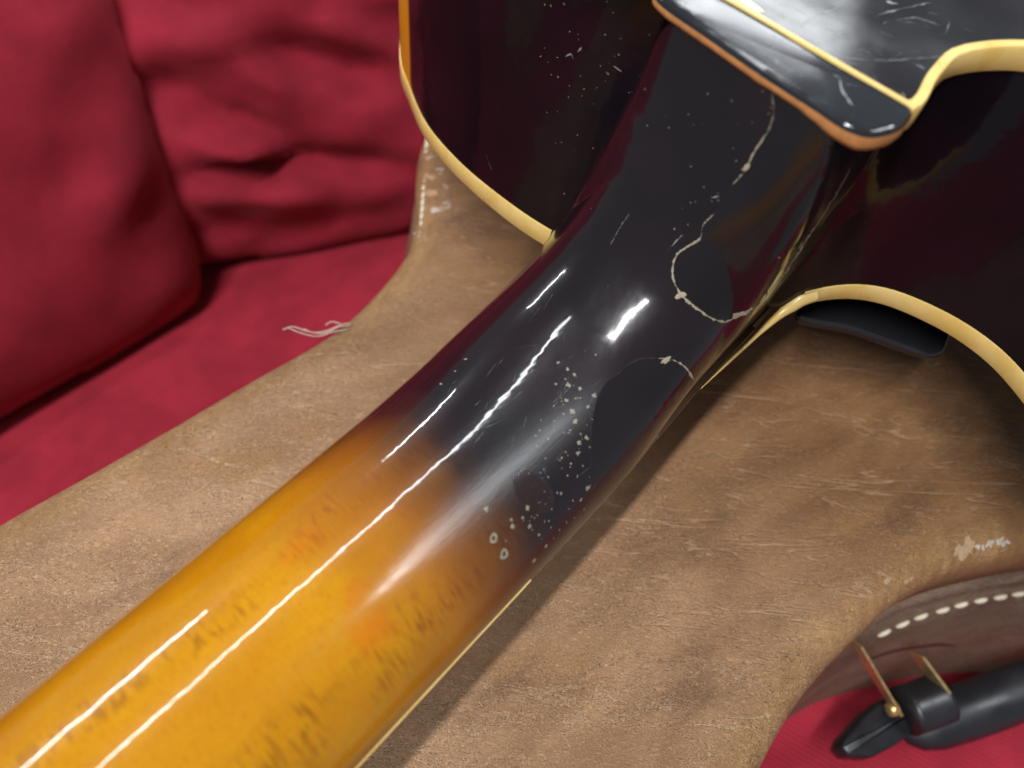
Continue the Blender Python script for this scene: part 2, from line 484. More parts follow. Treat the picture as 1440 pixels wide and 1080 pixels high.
def cushion(name, outline, org, u, v, thick, label, mat, R=70, folds=None, step=7.0, lift=0.0, lab2=None):
    """a stuffed pillow: outline in its own (a,b) plane, u,v world axes, swelling along u x v"""
    u = np.array(u, float); u /= np.linalg.norm(u); v = np.array(v, float); v -= u*(v@u); v /= np.linalg.norm(v)
    w = np.cross(u, v)
    P = spline(outline, True, step*1.2)
    p2, tri, d = fill(P, step)
    t = np.clip(d/R, 0, 1); prof = np.sqrt(np.maximum(0, 1-(1-t)**2))
    h = thick*prof
    if folds is not None:
        h = h+folds(p2[:, 0], p2[:, 1])*np.clip(d/14, 0, 1)
    top = org+p2[:, :1]*u+p2[:, 1:2]*v+h[:, None]*w
    bot = org+p2[:, :1]*u+p2[:, 1:2]*v-(thick*.9*prof)[:, None]*w
    n = len(p2); nb = len(P)
    V = np.concatenate([top, bot])
    # boundary points are shared between front and back
    idx = lambda i: i if d[i] < 1e-6 else i+n
    F = [t for t in tri]+[tuple(idx(i) for i in t[::-1]) for t in tri]
    used = sorted({i for f in F for i in f}); mp = {a: b for b, a in enumerate(used)}
    o = mesh_obj(name, V[used], [tuple(mp[i] for i in f) for f in F], mat)
    o['label'] = label; o['category'] = 'cushion'; o['group'] = 'red cushions on the sofa'
    return o

def on_plane(px, org, nrm):
    d = ROT.T @ np.array([(px[0]-720)/FPX, (px[1]-540)/FPX, 1.0])
    t = ((org-CAM)@nrm)/(d@nrm)
    return CAM+d*t
def seat_px(px):
    return on_plane(px, np.array([0., -120., -162.]), np.array([0, .15, 1.]))
def plane_pillow(a_px, b_px, lean):
    """frame of a cushion standing on the seat along the line of two photo pixels, leaning back"""
    a, b = seat_px(a_px), seat_px(b_px)
    u = b-a; u /= np.linalg.norm(u)
    back = np.array([-u[1], u[0], 0]); back /= np.linalg.norm(back)
    v = back*math.sin(lean)+np.array([0, 0, 1])*math.cos(lean); v -= u*(v@u); v /= np.linalg.norm(v)
    return a, u, v
def pil(pxs, org, u, v):
    nrm = np.cross(u, v); out = []
    for q in pxs:
        p = on_plane(q, org, nrm)-org; out.append((p@u, p@v))
    return out

def ridge(a, b, p, q, width, amp):
    p, q = np.array(p), np.array(q)
    Q = np.c_[a, b]; ab = q-p; L = np.linalg.norm(ab)
    t = np.clip(((Q-p)@ab)/L**2, 0, 1)
    bow = p+t[:, None]*ab+np.outer(np.sin(t*np.pi)*L*.06, np.array([-ab[1], ab[0]])/L)
    d = np.linalg.norm(Q-bow, axis=1)
    return amp*np.exp(-(d/width)**2)*np.sin(np.clip(t, .01, .99)*np.pi)

# back cushion
ORG, UU, VV = plane_pillow((270, 372), (590, 312), math.radians(24))
ol = pil([(270, 368), (430, 350), (600, 312), (660, 290)], ORG, UU, VV)
ol = [(-150, 6), (-100, 0)]+ol[:1]+ol[1:]+[(ol[3][0]+18, ol[3][1]+25), (ol[3][0]+25, 120), (ol[3][0]+15, 330), (60, 350), (-150, 340), (-175, 180)]
FR = [pil([a, b], ORG, UU, VV)+[w, h] for a, b, w, h in (
    ((235, 160), (440, 205), 6, 7), ((250, 215), (600, 215), 7, -8), ((240, 195), (420, 190), 5, 4), ((260, 240), (480, 250), 8, 6),
    ((200, 30), (420, 70), 10, 6), ((280, 50), (560, 100), 9, -7), ((250, 290), (420, 300), 7, -5), ((330, 60), (420, 110), 6, 4),
    ((400, 10), (580, 55), 8, 5), ((460, 10), (590, 30), 8, -5), ((270, 275), (340, 300), 5, 4), ((190, 90), (330, 120), 8, -5),
    ((330, 330), (600, 270), 9, -4), ((260, 130), (420, 165), 6, -4))]
def folds_back(a, b):
    s = np.zeros(len(a))
    for p, q, w, h in FR: s += ridge(a, b, p, q, w, h)
    return 2.0*s+1.6*np.sin(a*.05+b*.11)+1.0*np.sin(a*.11-b*.16+1)
cushion('sofa_cushion', ol, ORG, UU, VV, 40, 'creased dark red back cushion leaning against the sofa between the other cushion and the guitar', M_RED2, R=75, folds=folds_back, step=5.0)

# front cushion, at the left
ORG, UU, VV = plane_pillow((0, 585), (270, 415), math.radians(18))
right = pil([(272, 415), (282, 385), (268, 320), (240, 240), (212, 160), (188, 90), (165, 25), (140, -40)], ORG, UU, VV)
low = pil([(150, 495), (0, 578)], ORG, UU, VV)
b0 = low[1]
ol2 = right+[(right[-1][0]-35, right[-1][1]+45), (right[-1][0]-90, right[-1][1]+55), (b0[0]-140, right[-1][1]+30), (b0[0]-170, 120), (b0[0]-150, 20), (b0[0]-80, b0[1])]+[b0, low[0]]
FR2 = [pil([a, b], ORG, UU, VV)+[w, h] for a, b, w, h in (
    ((175, 150), (60, 330), 14, 5), ((215, 215), (130, 300), 10, -3), ((140, 40), (30, 160), 16, -3.5), ((10, 210), (110, 230), 12, -2.5), ((240, 330), (140, 420), 12, 3))]
def folds_front(a, b):
    s = np.zeros(len(a))
    for p, q, w, h in FR2: s += ridge(a, b, p, q, w, h)
    return s+1.2*np.sin(a*.045+b*.03)+.8*np.sin(a*.02-b*.09)
cushion('sofa_cushion', ol2[::-1], ORG, UU, VV, 34, 'plump red cushion standing in front of the other at the left end', M_RED3, R=60, folds=folds_front, step=6.0)

# ------------------------------------------------------------------ guitar case
case = empty('guitar_case', (0, 0, -.05), 'worn brown leather guitar case lying flat on the red sofa under the guitar', 'guitar case')
LID_T, LID_E, LID_B, CASE_B = -50.0, -55.0, -77.0, -164.0
left_px = [(0, 735), (120, 668), (240, 600), (360, 530), (480, 460), (540, 405), (585, 345), (595, 300), (600, 210)]
right_px = [(1074, 1080), (1089, 1050), (1125, 990), (1165, 940), (1226, 879), (1269, 842), (1336, 806), (1440, 778)]
Lp = [U(q, -51)[:2]+np.array([-1.8, 2.6]) for q in left_px]; Rp = [U(q, -54)[:2] for q in right_px]
ctrl = [(-420, -70), (-400, -96), (-330, -103), (-230, -97), (-140, -91), (-105, -89)]+[tuple(q) for q in Rp] + \
       [(38, -131), (55, -149), (78, -178), (106, -204), (160, -222), (230, -214), (330, -222), (430, -236), (520, -200), (565, -100), (572, 0),
        (560, 100), (515, 190), (430, 225), (330, 205), (230, 165), (160, 156), (100, 150), (55, 138), (32, 125)]+[tuple(q) for q in Lp[::-1]] + \
       [(-200, 101), (-260, 105), (-330, 103), (-400, 92), (-420, 66), (-424, 0)]
CO = spline(ctrl, True, 3.0)
CN = normals2(CO)
def cring(off, z): return np.c_[CO+CN*off, np.full(len(CO), z)]
prof = [(-1.0, LID_B), (0.2, LID_B+1), (0.3, -62), (0, -57.5), (-.8, -54.6), (-2.4, -52.4), (-4.8, -50.9), (-8, -50.1)]
rings = [cring(*q) for q in prof]
V, F = loft(rings)
Pin = CO+CN*-8.0
p2, tri, dd = fill(Pin, 9.0)
dome = np.clip(dd/90, 0, 1)
zz = LID_T-.1+0*dome
vals = [0.0, 0, .001, .0015, .002, .0035, .0055, .008]
edge = np.concatenate([np.full(len(CO), v) for v in vals]+[.008+dd*S])
base = len(V)
ringidx = {}
near = p2
Vt = np.c_[p2, zz]
# reuse the last ring for the outline points of the fill
key = {tuple(np.round(q, 4)): (len(prof)-1)*len(CO)+i for i, q in enumerate(Pin)}
mp = []
extra = []; eedge = []
for i, q in enumerate(p2):
    k = key.get(tuple(np.round(q, 4)))
    if k is None:
        mp.append(base+len(extra)); extra.append(Vt[i]); eedge.append(.008+dd[i]*S)
    else: mp.append(k)
V = np.concatenate([V, np.array(extra)]); edge = np.concatenate([edge[:base], eedge])
F += [tuple(mp[i] for i in t) for t in tri]
lid = mesh_obj('lid', V, F, M_LEATHER, case, attrs={'edge': edge})
flare = lambda z: 1.0+.17*(-78-z)
prof = [(-3, -79.5), (0.5, -79.8), (2.0, -81.2), (2.2, -83.0), (1.2, -84.6)]+[(flare(z), z) for z in np.linspace(-87, CASE_B, 10)]
V, F = loft([cring(*q) for q in prof])
side = mesh_obj('case_side', V, F, M_SIDE, case)
V, F = loft([cring(-3, LID_B), cring(-3, -80)])
mesh_obj('seam_gap', V, F, M_GUARD, case)
bv_side = bvh_of([side]); bv_lid = bvh_of([lid])

def capsule(a, b, r, flat=1.0):
    a, b = np.array(a, float), np.array(b, float); L = np.linalg.norm(b-a)
    ts = [0, .12, .35, .65, .88, 1]; rs = [.25, .75, 1, 1, .75, .25]
    return tube([a+(b-a)*t for t in ts], np.array(rs)*r, 8, flat)
# cream stitches along the case side
sts = [(795, 555), (880, 515), (965, 480), (1065, 450), (1150, 425), (1240, 405), (1330, 390), (1415, 375)]
sts = [(1000+a/3.273, 720+b/3.273) for a, b in sts]
hs = [hit(q, bv_side) for q in sts]
zst = np.mean([h[0][2] for h in hs if h[0] is not None])
pts = [h[0] for h in hs if h[0] is not None]
st_me = None
def add_stitch(c, t, r=1.1, half=2.35):
    global st_me
    if st_me is None:
        V, F = capsule((-half, 0, 0), (half, 0, 0), r)
        o = mesh_obj('stitch', V, F, M_STITCH, case); st_me = o.data
    else:
        o = link(bpy.data.objects.new('stitch', st_me), case)
    t = Vector(t).normalized(); up = Vector((0, 0, 1)); s = t.cross(up).normalized(); uu = s.cross(t)
    o.matrix_world = Matrix(((t.x, s.x, uu.x, c[0]*S), (t.y, s.y, uu.y, c[1]*S), (t.z, s.z, uu.z, c[2]*S), (0, 0, 0, 1)))
    return o
allp = list(pts)
dlast = pts[-1]-pts[-2]
for k in range(1, 5): allp.append(pts[-1]+dlast*k*np.array([1, 1.12, .6]))
for i, p in enumerate(allp):
    t = allp[min(i+1, len(allp)-1)]-allp[max(i-1, 0)]
    add_stitch(p, t)

# rope-like stitching on the left corner of the lid
for k in range(13):
    q = U((602-8*k/12, 196+120*k/12), -53)
    q2 = U((602-8*(k+.5)/12, 196+120*(k+.5)/12), -53)
    add_stitch(q, q2-q, .9, 2.0)

# handle
HZ = -122.0
grip_px = [(1268, 1036, .8), (1275, 1033, 3.5), (1288, 1029, 6.0), (1310, 1020, 8.0), (1345, 1006, 8.8), (1390, 989, 9.1), (1440, 970, 9.3), (1520, 940, 9.5), (1640, 890, 9.5), (1760, 835, 8.5), (1800, 815, 6.0)]
gp = [U(q[:2], HZ) for q in grip_px]
kl = np.r_[0, np.cumsum([np.linalg.norm(gp[i+1]-gp[i]) for i in range(len(gp)-1)])]
gp = spline(gp, False, 3.0)
gl = np.r_[0, np.cumsum(np.linalg.norm(np.diff(gp, axis=0), axis=1))]
rr = np.interp(gl/gl[-1], kl/kl[-1], [q[2] for q in grip_px])
V, F = tube(gp, rr, 24)
handle = mesh_obj('handle', V, F, M_BLKL, case)
tq = [U(q, HZ+4)[:2] for q in ((1181, 1050), (1186, 1036), (1214, 1004), (1244, 982), (1272, 974), (1318, 960), (1340, 966), (1330, 988), (1296, 1022), (1256, 1050), (1226, 1066), (1192, 1064))]
tab = []
for a_, b_, c_ in zip(tq, tq[1:]+tq[:1], tq[2:]+tq[:2]):         # straight sides with small rounded corners
    for t_ in (.12, .5, .88): tab.append(a_+(b_-a_)*t_)
    tab.append(b_*.94+a_*.03+c_*.03)
tab = np.array(tab)
if np.sum(tab[:, 0]*np.roll(tab[:, 1], -1)-np.roll(tab[:, 0], -1)*tab[:, 1]) < 0: tab = tab[::-1]
tbn = normals2(tab)
V, F = loft([np.c_[tab+tbn*o, np.full(len(tab), HZ+z)] for o, z in ((-1.0, -5), (-.2, -4.2), (0, -3.5), (0, 3.6), (-.5, 4.5), (-1.2, 4.9))])
F.append(tuple(range(len(tab)))[::-1]); F.append(tuple(range(5*len(tab), 6*len(tab))))
mesh_obj('handle_tab', V, F, M_BLKL, handle, sharp=32)
cp = [U(q, HZ+7) for q in ((1272, 1000), (1298, 991), (1324, 981))]
V, F = tube(spline(cp, False, 1.5), 8.0, 24, .9)
mesh_obj('handle_collar', V, F, M_BLKL, handle)
def strap(a_px, za, b_px, zb, w, th, name):
    a, b = U(a_px, za), U(b_px, zb)
    d = b-a; L = np.linalg.norm(d); d /= L
    ax = cp[2]-cp[0]; ax /= np.linalg.norm(ax)              # plate faces along the handle
    e = np.cross(d, ax); e /= np.linalg.norm(e)
    ou = [(-0.02*L, -w), (L, -w)]+[(L+w*math.sin(t), -w*math.cos(t)) for t in np.linspace(.2, math.pi-.2, 8)]+[(L, w), (-0.02*L, w)]
    r1 = np.array([a+d*s+e*q-ax*th/2 for s, q in ou]); r2 = r1+ax*th
    V, F = loft([r1, r2], cap=True)
    o = mesh_obj(name, V, F, M_BRASS, handle, smooth=False)
    return o, a, b, ax, e
o, a, b, ax, e = strap((1203, 903), -86, (1258, 996), HZ+11, 3.2, .9, 'handle_bracket')
V, F = tube([b-ax*2.6, b-ax*2.4, b-ax*.6, b+ax*.5], [.8, 2.0, 2.4, 2.4], 16)
mesh_obj('rivet', V, F, M_BRASS, handle)
o, a, b, ax, e = strap((1290, 922), -104, (1330, 976), HZ+11, 3.0, .9, 'handle_bracket')
# slit of the handle mount in the case side, its shade drawn as a dark ribbon
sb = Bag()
def slit_shade(pxs, w):
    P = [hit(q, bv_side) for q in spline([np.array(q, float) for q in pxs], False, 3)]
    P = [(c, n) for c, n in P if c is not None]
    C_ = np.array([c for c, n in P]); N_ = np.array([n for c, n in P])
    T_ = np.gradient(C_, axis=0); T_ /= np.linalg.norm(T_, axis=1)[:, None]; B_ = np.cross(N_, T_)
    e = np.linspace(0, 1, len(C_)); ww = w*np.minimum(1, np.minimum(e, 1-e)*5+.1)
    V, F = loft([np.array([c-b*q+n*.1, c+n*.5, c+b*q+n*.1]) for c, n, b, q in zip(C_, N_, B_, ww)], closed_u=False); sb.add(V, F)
slit_shade([(1222, 926), (1262, 914), (1310, 907), (1345, 907)], 1.0)
mesh_obj('mount_slit_shade', sb.v, sb.f, M_GUARD, case)
# frayed thread and bare spots
bag = Bag()
for pts_ in ([(494, 460), (478, 463), (455, 470), (432, 468), (412, 463), (398, 465)], [(490, 466), (470, 470), (448, 474), (425, 471), (405, 464)], [(480, 458), (466, 456), (458, 459)], [(496, 457), (484, 459), (460, 466), (440, 470), (428, 466)]):
    P = [U(q, -51)+np.array([0, 0, .9+.5*math.sin(i*2.1)]) for i, q in enumerate(pts_)]
    V, F = tube(spline(P, False, .8), .17, 5); bag.add(V, F)
o = mesh_obj('frayed_thread', bag.v, bag.f, M_WHITE, case)

def blob(bag, px, r_mm, bvh, lift=.06, n=9, jag=.35, sx=1.0, ang=0.0, ring=False):
    c, no = hit(px, bvh)
    if c is None: return
    a = np.cross(no, [0.3, .2, .9]); a /= np.linalg.norm(a); b = np.cross(no, a)
    a, b = a*math.cos(ang)+b*math.sin(ang), b*math.cos(ang)-a*math.sin(ang)
    rad = [r_mm*(1-jag+2*jag*random.random()) for _ in range(n)]
    th = [2*math.pi*k/n for k in range(n)]
    out = [c+a*rad[k]*math.cos(th[k])*sx+b*rad[k]*math.sin(th[k])+no*lift*.25 for k in range(n)]
    inn = [c+(a*rad[k]*math.cos(th[k])*sx+b*rad[k]*math.sin(th[k]))*.62+no*lift for k in range(n)]
    if ring:
        i2 = [c+(a*rad[k]*math.cos(th[k])*sx+b*rad[k]*math.sin(th[k]))*.45+no*lift*.2 for k in range(n)]
        V, F = loft([np.array(out), np.array(inn), np.array(i2)])
    else:
        V, F = loft([np.array(out), np.array(inn)]); V = np.concatenate([V, [c+no*lift*1.15]])
        F += [(n+k, n+(k+1) % n, 2*n) for k in range(n)]
    bag.add(V, F)

def ribbon(bag, pxs, w_mm, bvh, lift=.05, step_px=3.0, jit=.25, taper=True):
    P = spline([np.array(q, float) for q in pxs], False, step_px)
    pos = []
    for q in P:
        c, no = hit(q+rng.normal(size=2)*jit, bvh)
        if c is None: continue
        pos.append((c, no))
    if len(pos) < 3: return
    C = np.array([p[0] for p in pos]); N = np.array([p[1] for p in pos])
    # drop jumps to another surface
    runs = [[0]]
    for i in range(1, len(C)):
        if np.linalg.norm(C[i]-C[i-1]) < 6: runs[-1].append(i)
        else: runs.append([i])
    keep = max(runs, key=len)
    C, N = C[keep], N[keep]
    if len(C) < 3: return
    T = np.gradient(C, axis=0); T /= np.linalg.norm(T, axis=1)[:, None]+1e-9
    W = np.interp(np.linspace(0, 1, len(C)), np.linspace(0, 1, len(w_mm)), w_mm) if not np.isscalar(w_mm) else np.full(len(C), w_mm)
    W = W*.62*(1+rng.normal(size=len(C))*.45).clip(.2, 2.2)
    gap = np.convolve(rng.normal(size=len(C)+4), np.ones(5)/5, 'valid')
    W = W*np.clip(1.1+gap*1.5, .05, 1.5)
    if taper:
        e = np.linspace(0, 1, len(C)); W = W*np.minimum(1, np.minimum(e, 1-e)*8+.15)
    Bn = np.cross(N, T)
    rings = [np.array([c-b*w/2+n*lift*.3, c+n*lift, c+b*w/2+n*lift*.3]) for c, n, b, w in zip(C, N, Bn, W)]
    V, F = loft(rings, closed_u=False); bag.add(V, F)

bag = Bag()
for px, r, rg in (((612, 293), 2.3, False), ((628, 289), 1.5, False), ((618, 240), 1.6, False), ((626, 262), 1.0, False), ((1406, 763), 2.6, True), ((1392, 764), 2.0, True), ((1416, 760), 1.2, False), ((1378, 771), 1.4, False), ((586, 330), 1.0, False)):
    for k in range(4):
        blob(bag, (px[0]+random.uniform(-5, 5), px[1]+random.uniform(-4, 4)), r*random.uniform(.2, .42), bv_lid, .2, 13, .55, 1.4, .6, rg and k < 2)
o = mesh_obj('frayed_spot', bag.v, bag.f, M_WHITE, case); o['kind'] = 'stuff'
bag = Bag()
for px, r in (((606, 250), 1.6), ((605, 275), 1.8), ((604, 225), 1.5), ((620, 292), 1.8), ((465, 463), 1.6), ((456, 466), 1.3), ((1365, 770), 2.2), ((1352, 774), 1.6), ((1250, 818), .9), ((1278, 812), .8)):
    for k in range(3):
        blob(bag, (px[0]+random.uniform(-6, 6), px[1]+random.uniform(-6, 6)), r*random.uniform(.35, .8), bv_lid, .08, 13, .5, 1.5, .7)
o = mesh_obj('bare_spot', bag.v, bag.f, M_CANVAS, case); o['kind'] = 'stuff'

# ------------------------------------------------------------------ guitar
guitar = empty('archtop_guitar', (0, 0, 0), 'sunburst archtop guitar lying face down on the leather case, its lacquered neck toward the camera', 'guitar')
D = 71.5
ctrl = [(-19, -28.9), (-8, -28.5), (0.2, -28.7), (5.4, -31.2), (10.1, -34.8), (13.8, -38.8), (17.1, -44.6), (19.4, -53.3), (20.2, -62.5), (18.9, -72),
        (15.0, -81), (8.5, -91), (1, -101), (-5, -112), (-7, -124), (-2, -136), (10, -145), (35, -151), (70, -152), (110, -146), (150, -140), (195, -146), (250, -170), (310, -196), (370, -205),
        (430, -190), (475, -150), (500, -85), (506, 0), (500, 85), (475, 150), (430, 190), (370, 205), (310, 196), (250, 172), (195, 158), (150, 160), (105, 164), (62, 152), (30, 131),
        (6, 111.5), (-8.3, 98.2), (-13.4, 90.4), (-21.4, 76), (-25.6, 61.4), (-27.8, 46), (-28.3, 34), (-27.2, 24), (-23.5, 14), (-20.5, 0), (-19.6, -15)]
GO = spline(ctrl, True, 2.0)
GN = normals2(GO)
heel_l = lambda P: np.exp(-((P[:, 1]-24)/26)**4)*(P[:, 0] < 40)
def gring(off, z, P0=None, N0=None):
    P0 = GO if P0 is None else P0; N0 = GN if N0 is None else N0
    P = P0+N0*off
    P = P+np.c_[heel_l(P0)*7.5*np.clip(z/D, 0, 1), np.zeros(len(P))]
    return np.c_[P, np.full(len(P), z)]
RO = spline([(-6, -23), (-2.5, -26.3), (0.6, -28.3)]+ctrl[3:-2]+[(-17, 4), (-11, -12)], True, 2.0)
RN = normals2(RO)
V, F = loft([gring(0, z, RO, RN) for z in (0.6, 10, 35, 60, D-.6)])
rim = mesh_obj('body_side', V, F, M_RIM, guitar)
BH = 5.6
def band(name, z0, z1, sel=None, P0=None, N0=None):
    zs = [(z0, 0.0), (z0, .28), (z0+.3, .42), (z1-.35, .42), (z1, .20), (z1+.02, -1.6), (z1-.8, -1.8)]
    rings = [gring(o, z, P0, N0) for z, o in zs]
    if sel is None:
        V, F = loft(rings)
    else:
        V, F = loft([r[sel] for r in rings], closed_u=False)
    return V, F
V, F = band('back_binding', D-4.9, D+.05)
mesh_obj('back_binding', V, F, M_BIND, guitar, sharp=40)
hide = (np.abs(RO[:, 1]) < 27.0) & (RO[:, 0] < 1)
st_ = [i for i in range(len(RO)) if not hide[i] and hide[i-1]][0]
sel = [i % len(RO) for i in range(st_, st_+len(RO)) if not hide[i % len(RO)]]
V, F = band('top_binding', -.05, BH-.2, sel, RO, RN)
V, F = list(V), list(F)
tail = [U(q, zz_) for q, zz_ in (((985, 547), -4.5), ((1010, 523), -4.5), ((1050, 485), -4), ((1085, 452), -2), ((1112, 430), .6), ((1124, 421), 2.4), ((1142, 413), 2.9))]
tv, tf = tube(spline(tail, False, 1.5), np.interp(np.linspace(0, 1, len(spline(tail, False, 1.5))), [0, .2, .55, .78, .9, 1], [.1, .3, .55, 1.1, 1.9, 2.2]), 12)
F += [tuple(i+len(V) for i in f) for f in tf]; V += list(tv)
mesh_obj('top_binding', V, F, M_BIND, guitar, sharp=40)
# back plate: flat at the rim, rising in a carved arch
Pb = GO+GN*-1.5
p2, tri, dd = fill(Pb, 7.0)
arch = 15*(1-np.cos(np.clip((dd-3)/120, 0, 1)*math.pi))/2-.25*np.exp(-((dd-6)/5)**2)*np.clip(dd/3, 0, 1)
back = mesh_obj('back_plate', np.c_[p2, D+.12+arch], tri, M_BACK, guitar)
p2, tri, dd = fill(RO+RN*-1.5, 7.0)
top = mesh_obj('top_plate', np.c_[p2, -.02-15*(1-np.cos(np.clip((dd-3)/120, 0, 1)*math.pi))/2], tri, M_BACK, guitar)

# neck with heel: sections from the nut end into the body
Z0, SN, HW0, ND = -9.14, .1069, 25.02, 19.9
def crown(x):
    """height of the crown of the neck or heel above the fretboard plane"""
    return np.interp(x, CROWN[:, 0], CROWN[:, 1])
CROWN = spline([(-420, ND-1.5), (-200, ND-.4), (-112, ND), (-95, 20.0), (-82, 20.5), (-71, 21.9), (-62, 24.2), (-54, 28.0), (-47.5, 33.2), (-42.5, 39.5),
                (-38.6, 46.5), (-35.6, 53.5), (-33.4, 60.0), (-31.8, 66.0), (-30.6, 72.0), (-29.7, 78), (-28.6, 90), (-3, 94)], False, .4)
stations = np.concatenate([np.linspace(-420, -125, 30), np.linspace(-122, -60, 40), np.linspace(-59, -42, 32), np.linspace(-41.6, -29.0, 60), np.linspace(-28, -3, 9)])
cs = crown(stations)
NR = 64
rings = []
ztop_cap = D-2.2
ztop = D-.6
for x, c in zip(stations, cs):
    h = HW0+.0153*x
    q = np.clip((x+100)/66, 0, 1); q = q*q*(3-2*q)
    hl = h+3.6*np.clip((x+80)/50, 0, 1)**1.7          # the heel flares to the bass side
    dip = np.clip((x+68)/36, 0, 1); dip = dip*dip*(3-2*dip)
    hr = h-2.8*dip
    sm = np.clip((x+38)/8, 0, 1); sm = sm*sm*(3-2*sm)
    n = 2.05+.8*q+4.0*sm
    zb = Z0-SN*x
    c = min(c, ztop-zb)
    th = np.linspace(0, math.pi, NR)
    ct, stt = np.cos(th), np.sin(th)
    yy = np.sign(ct)*np.abs(ct)**(2/n)*np.where(ct > 0, hl, hr)
    zz = zb+c*np.abs(stt)**(2/n)
    # towards the cap the bass side narrows and the treble side leans out
    lw = np.interp(zz, [-8, 0, 15.7, 31, 46.7, 60, 72], [1.0, 1.0, .83, .72, .635, .585, .57])
    rw = np.interp(zz, [-8, 0, 10, 20, 60, 72], [1.0, 1.03, 1.09, 1.15, 1.18, 1.27])
    qq = np.clip((x+75)/38, 0, 1); qq = qq*qq*(3-2*qq)
    yy = yy*np.where(yy > 0, 1+(lw-1)*qq, 1+(rw-1)*qq)
    xs3 = x+.14*(yy+14)*np.clip((zz-12)/40, 0, 1)*np.clip((x+60)/20, 0, 1)
    ring = np.c_[xs3, yy, zz]
    rings.append(ring)
V, F = loft(rings, closed_u=True, cap=True)
neck = mesh_obj('neck', V, F, M_LAC, guitar, sharp=55)

# heel cap with its worn wooden edge and the cream line behind it
cap_px = [(1031, 8), (960, -40), (905, -60), (893, -30), (930, 0), (1000, 50), (1080, 105), (1150, 150), (1190, 176), (1222, 187), (1250, 184), (1268, 176), (1280, 162)]
cp_ = [tuple(U(q, D)[:2]) for q in cap_px[4:]]
cap_ol = [(-18.6, -29.3), (-17.2, 6.5), (-17.0, 13.5), (-19.0, 17.4), (-24.5, 17.6)]+cp_
CPo = spline(cap_ol[:4], False, .7).tolist()+spline(cap_ol[3:]+[cap_ol[0]], False, .7).tolist()[1:-1]
CPo = np.array(CPo)
area = np.sum(CPo[:, 0]*np.roll(CPo[:, 1], -1)-np.roll(CPo[:, 0], -1)*CPo[:, 1])
if area < 0: CPo = CPo[::-1]
CPn = normals2(CPo)
jag = np.convolve(rng.normal(size=len(CPo)+8), np.ones(3)/3, 'valid')[:len(CPo)]*.20+np.convolve(rng.normal(size=len(CPo)+8), np.ones(9)/9, 'valid')[:len(CPo)]*.35
capr = lambda o, z: np.c_[CPo+CPn*o, np.full(len(CPo), z)]
deep = 1.3*np.clip((-CPo[:, 1]-14)/12, 0, 1)+.35*(jag+.2)
V, F = loft([np.c_[CPo+CPn*-2, D-2.4-deep], np.c_[CPo+CPn*.1, D-2.0-deep], np.c_[CPo+CPn*.4, D-1.5-deep*.7], np.c_[CPo+CPn*.25, np.full(len(CPo), D-.75)]])
mesh_obj('heel_cap_edge', V, F, M_WOOD, guitar)
top_o = -.12+jag*.35
V, F = loft([np.c_[CPo+CPn*.18, np.full(len(CPo), D-1.2)], np.c_[CPo+CPn*(top_o[:, None]+.02), np.full(len(CPo), D-.2)], np.c_[CPo+CPn*(top_o[:, None]-.35), np.full(len(CPo), D+.06)], np.c_[CPo+CPn*-1.4, np.full(len(CPo), D+.16)]])
F.append(tuple(range(3*len(CPo), 4*len(CPo))))
mesh_obj('heel_cap', V, F, M_CAP, guitar, sharp=60)
ln = spline([(-19.2, -29.6), (-18.2, -10), (-17.0, 7), (-16.9, 15)], False, 1.0)
lnn = normals2(ln, False)
V, F = loft([np.c_[ln+lnn*o, np.full(len(ln), z)] for o, z in ((-.55, D-1), (-.55, D+.42), (-.3, D+.55), (.3, D+.55), (.55, D+.42), (.55, D-1))], closed_u=False)
mesh_obj('cream_line', V, F, M_BIND, guitar)

# fretboard and its binding under the neck
xf = np.array([-420, -300, -200, -120, -72, -52, -32, -10, 70.])
def slab(name, o0, o1, z0, z1, mat, sidesign=None):
    rings = []
    for x in xf:
        h = HW0+.0153*x-1.6*np.clip((x+72)/40, 0, 1); zb = Z0-SN*x
        if sidesign is None:
            rings.append(np.array([(x, h+o1, zb+z1), (x, -(h+o1), zb+z1), (x, -(h+o1), zb+z0), (x, h+o1, zb+z0)]))
        else:
            s = sidesign
            rings.append(np.array([(x, s*(h+o0), zb+z1), (x, s*(h+o1), zb+z1), (x, s*(h+o1), zb+z0), (x, s*(h+o0), zb+z0)]))
    V, F = loft(rings, cap=True)
    return mesh_obj(name, V, F, mat, guitar, smooth=False)
slab('fretboard', 0, -.9, -6.2, -.02, M_FB)
XALL = xf
for s_ in (1, -1):
    xf = np.array([-420, -300, -200, -150, -97.]); slab('fretboard_binding', -.9, .16, -1.0, -.04, M_BIND, s_)
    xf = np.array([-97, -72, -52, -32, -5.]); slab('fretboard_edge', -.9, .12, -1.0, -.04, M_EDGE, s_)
# pickguard floating below the top, and the bridge the guitar rests on
pg = spline([(11, -29), (17.6, -42.5), (22.2, -56), (24.4, -61.2), (28, -64), (33, -63.5), (60, -60), (100, -62), (150, -66), (160, -58), (158, -40), (120, -31.5), (60, -30), (25, -29)], True, 2.0)
if np.sum(pg[:, 0]*np.roll(pg[:, 1], -1)-np.roll(pg[:, 0], -1)*pg[:, 1]) < 0: pg = pg[::-1]
pn = normals2(pg)
V, F = loft([np.c_[pg+pn*o, np.full(len(pg), z)] for o, z in ((-1.2, -16.4), (-.4, -16.2), (0, -15.6), (0, -14.0), (-.5, -13.4), (-1.3, -13.2))])
F.append(tuple(range(len(pg)))); F.append(tuple(range(5*len(pg), 6*len(pg))))
mesh_obj('pickguard', V, F, M_GUARD, guitar, sharp=70)
br = np.array([(255, -45), (267, -45), (267, 45), (255, 45.)])
V, F = loft([np.c_[br, np.full(4, -50.)], np.c_[br, np.full(4, -13.)]], cap=True)
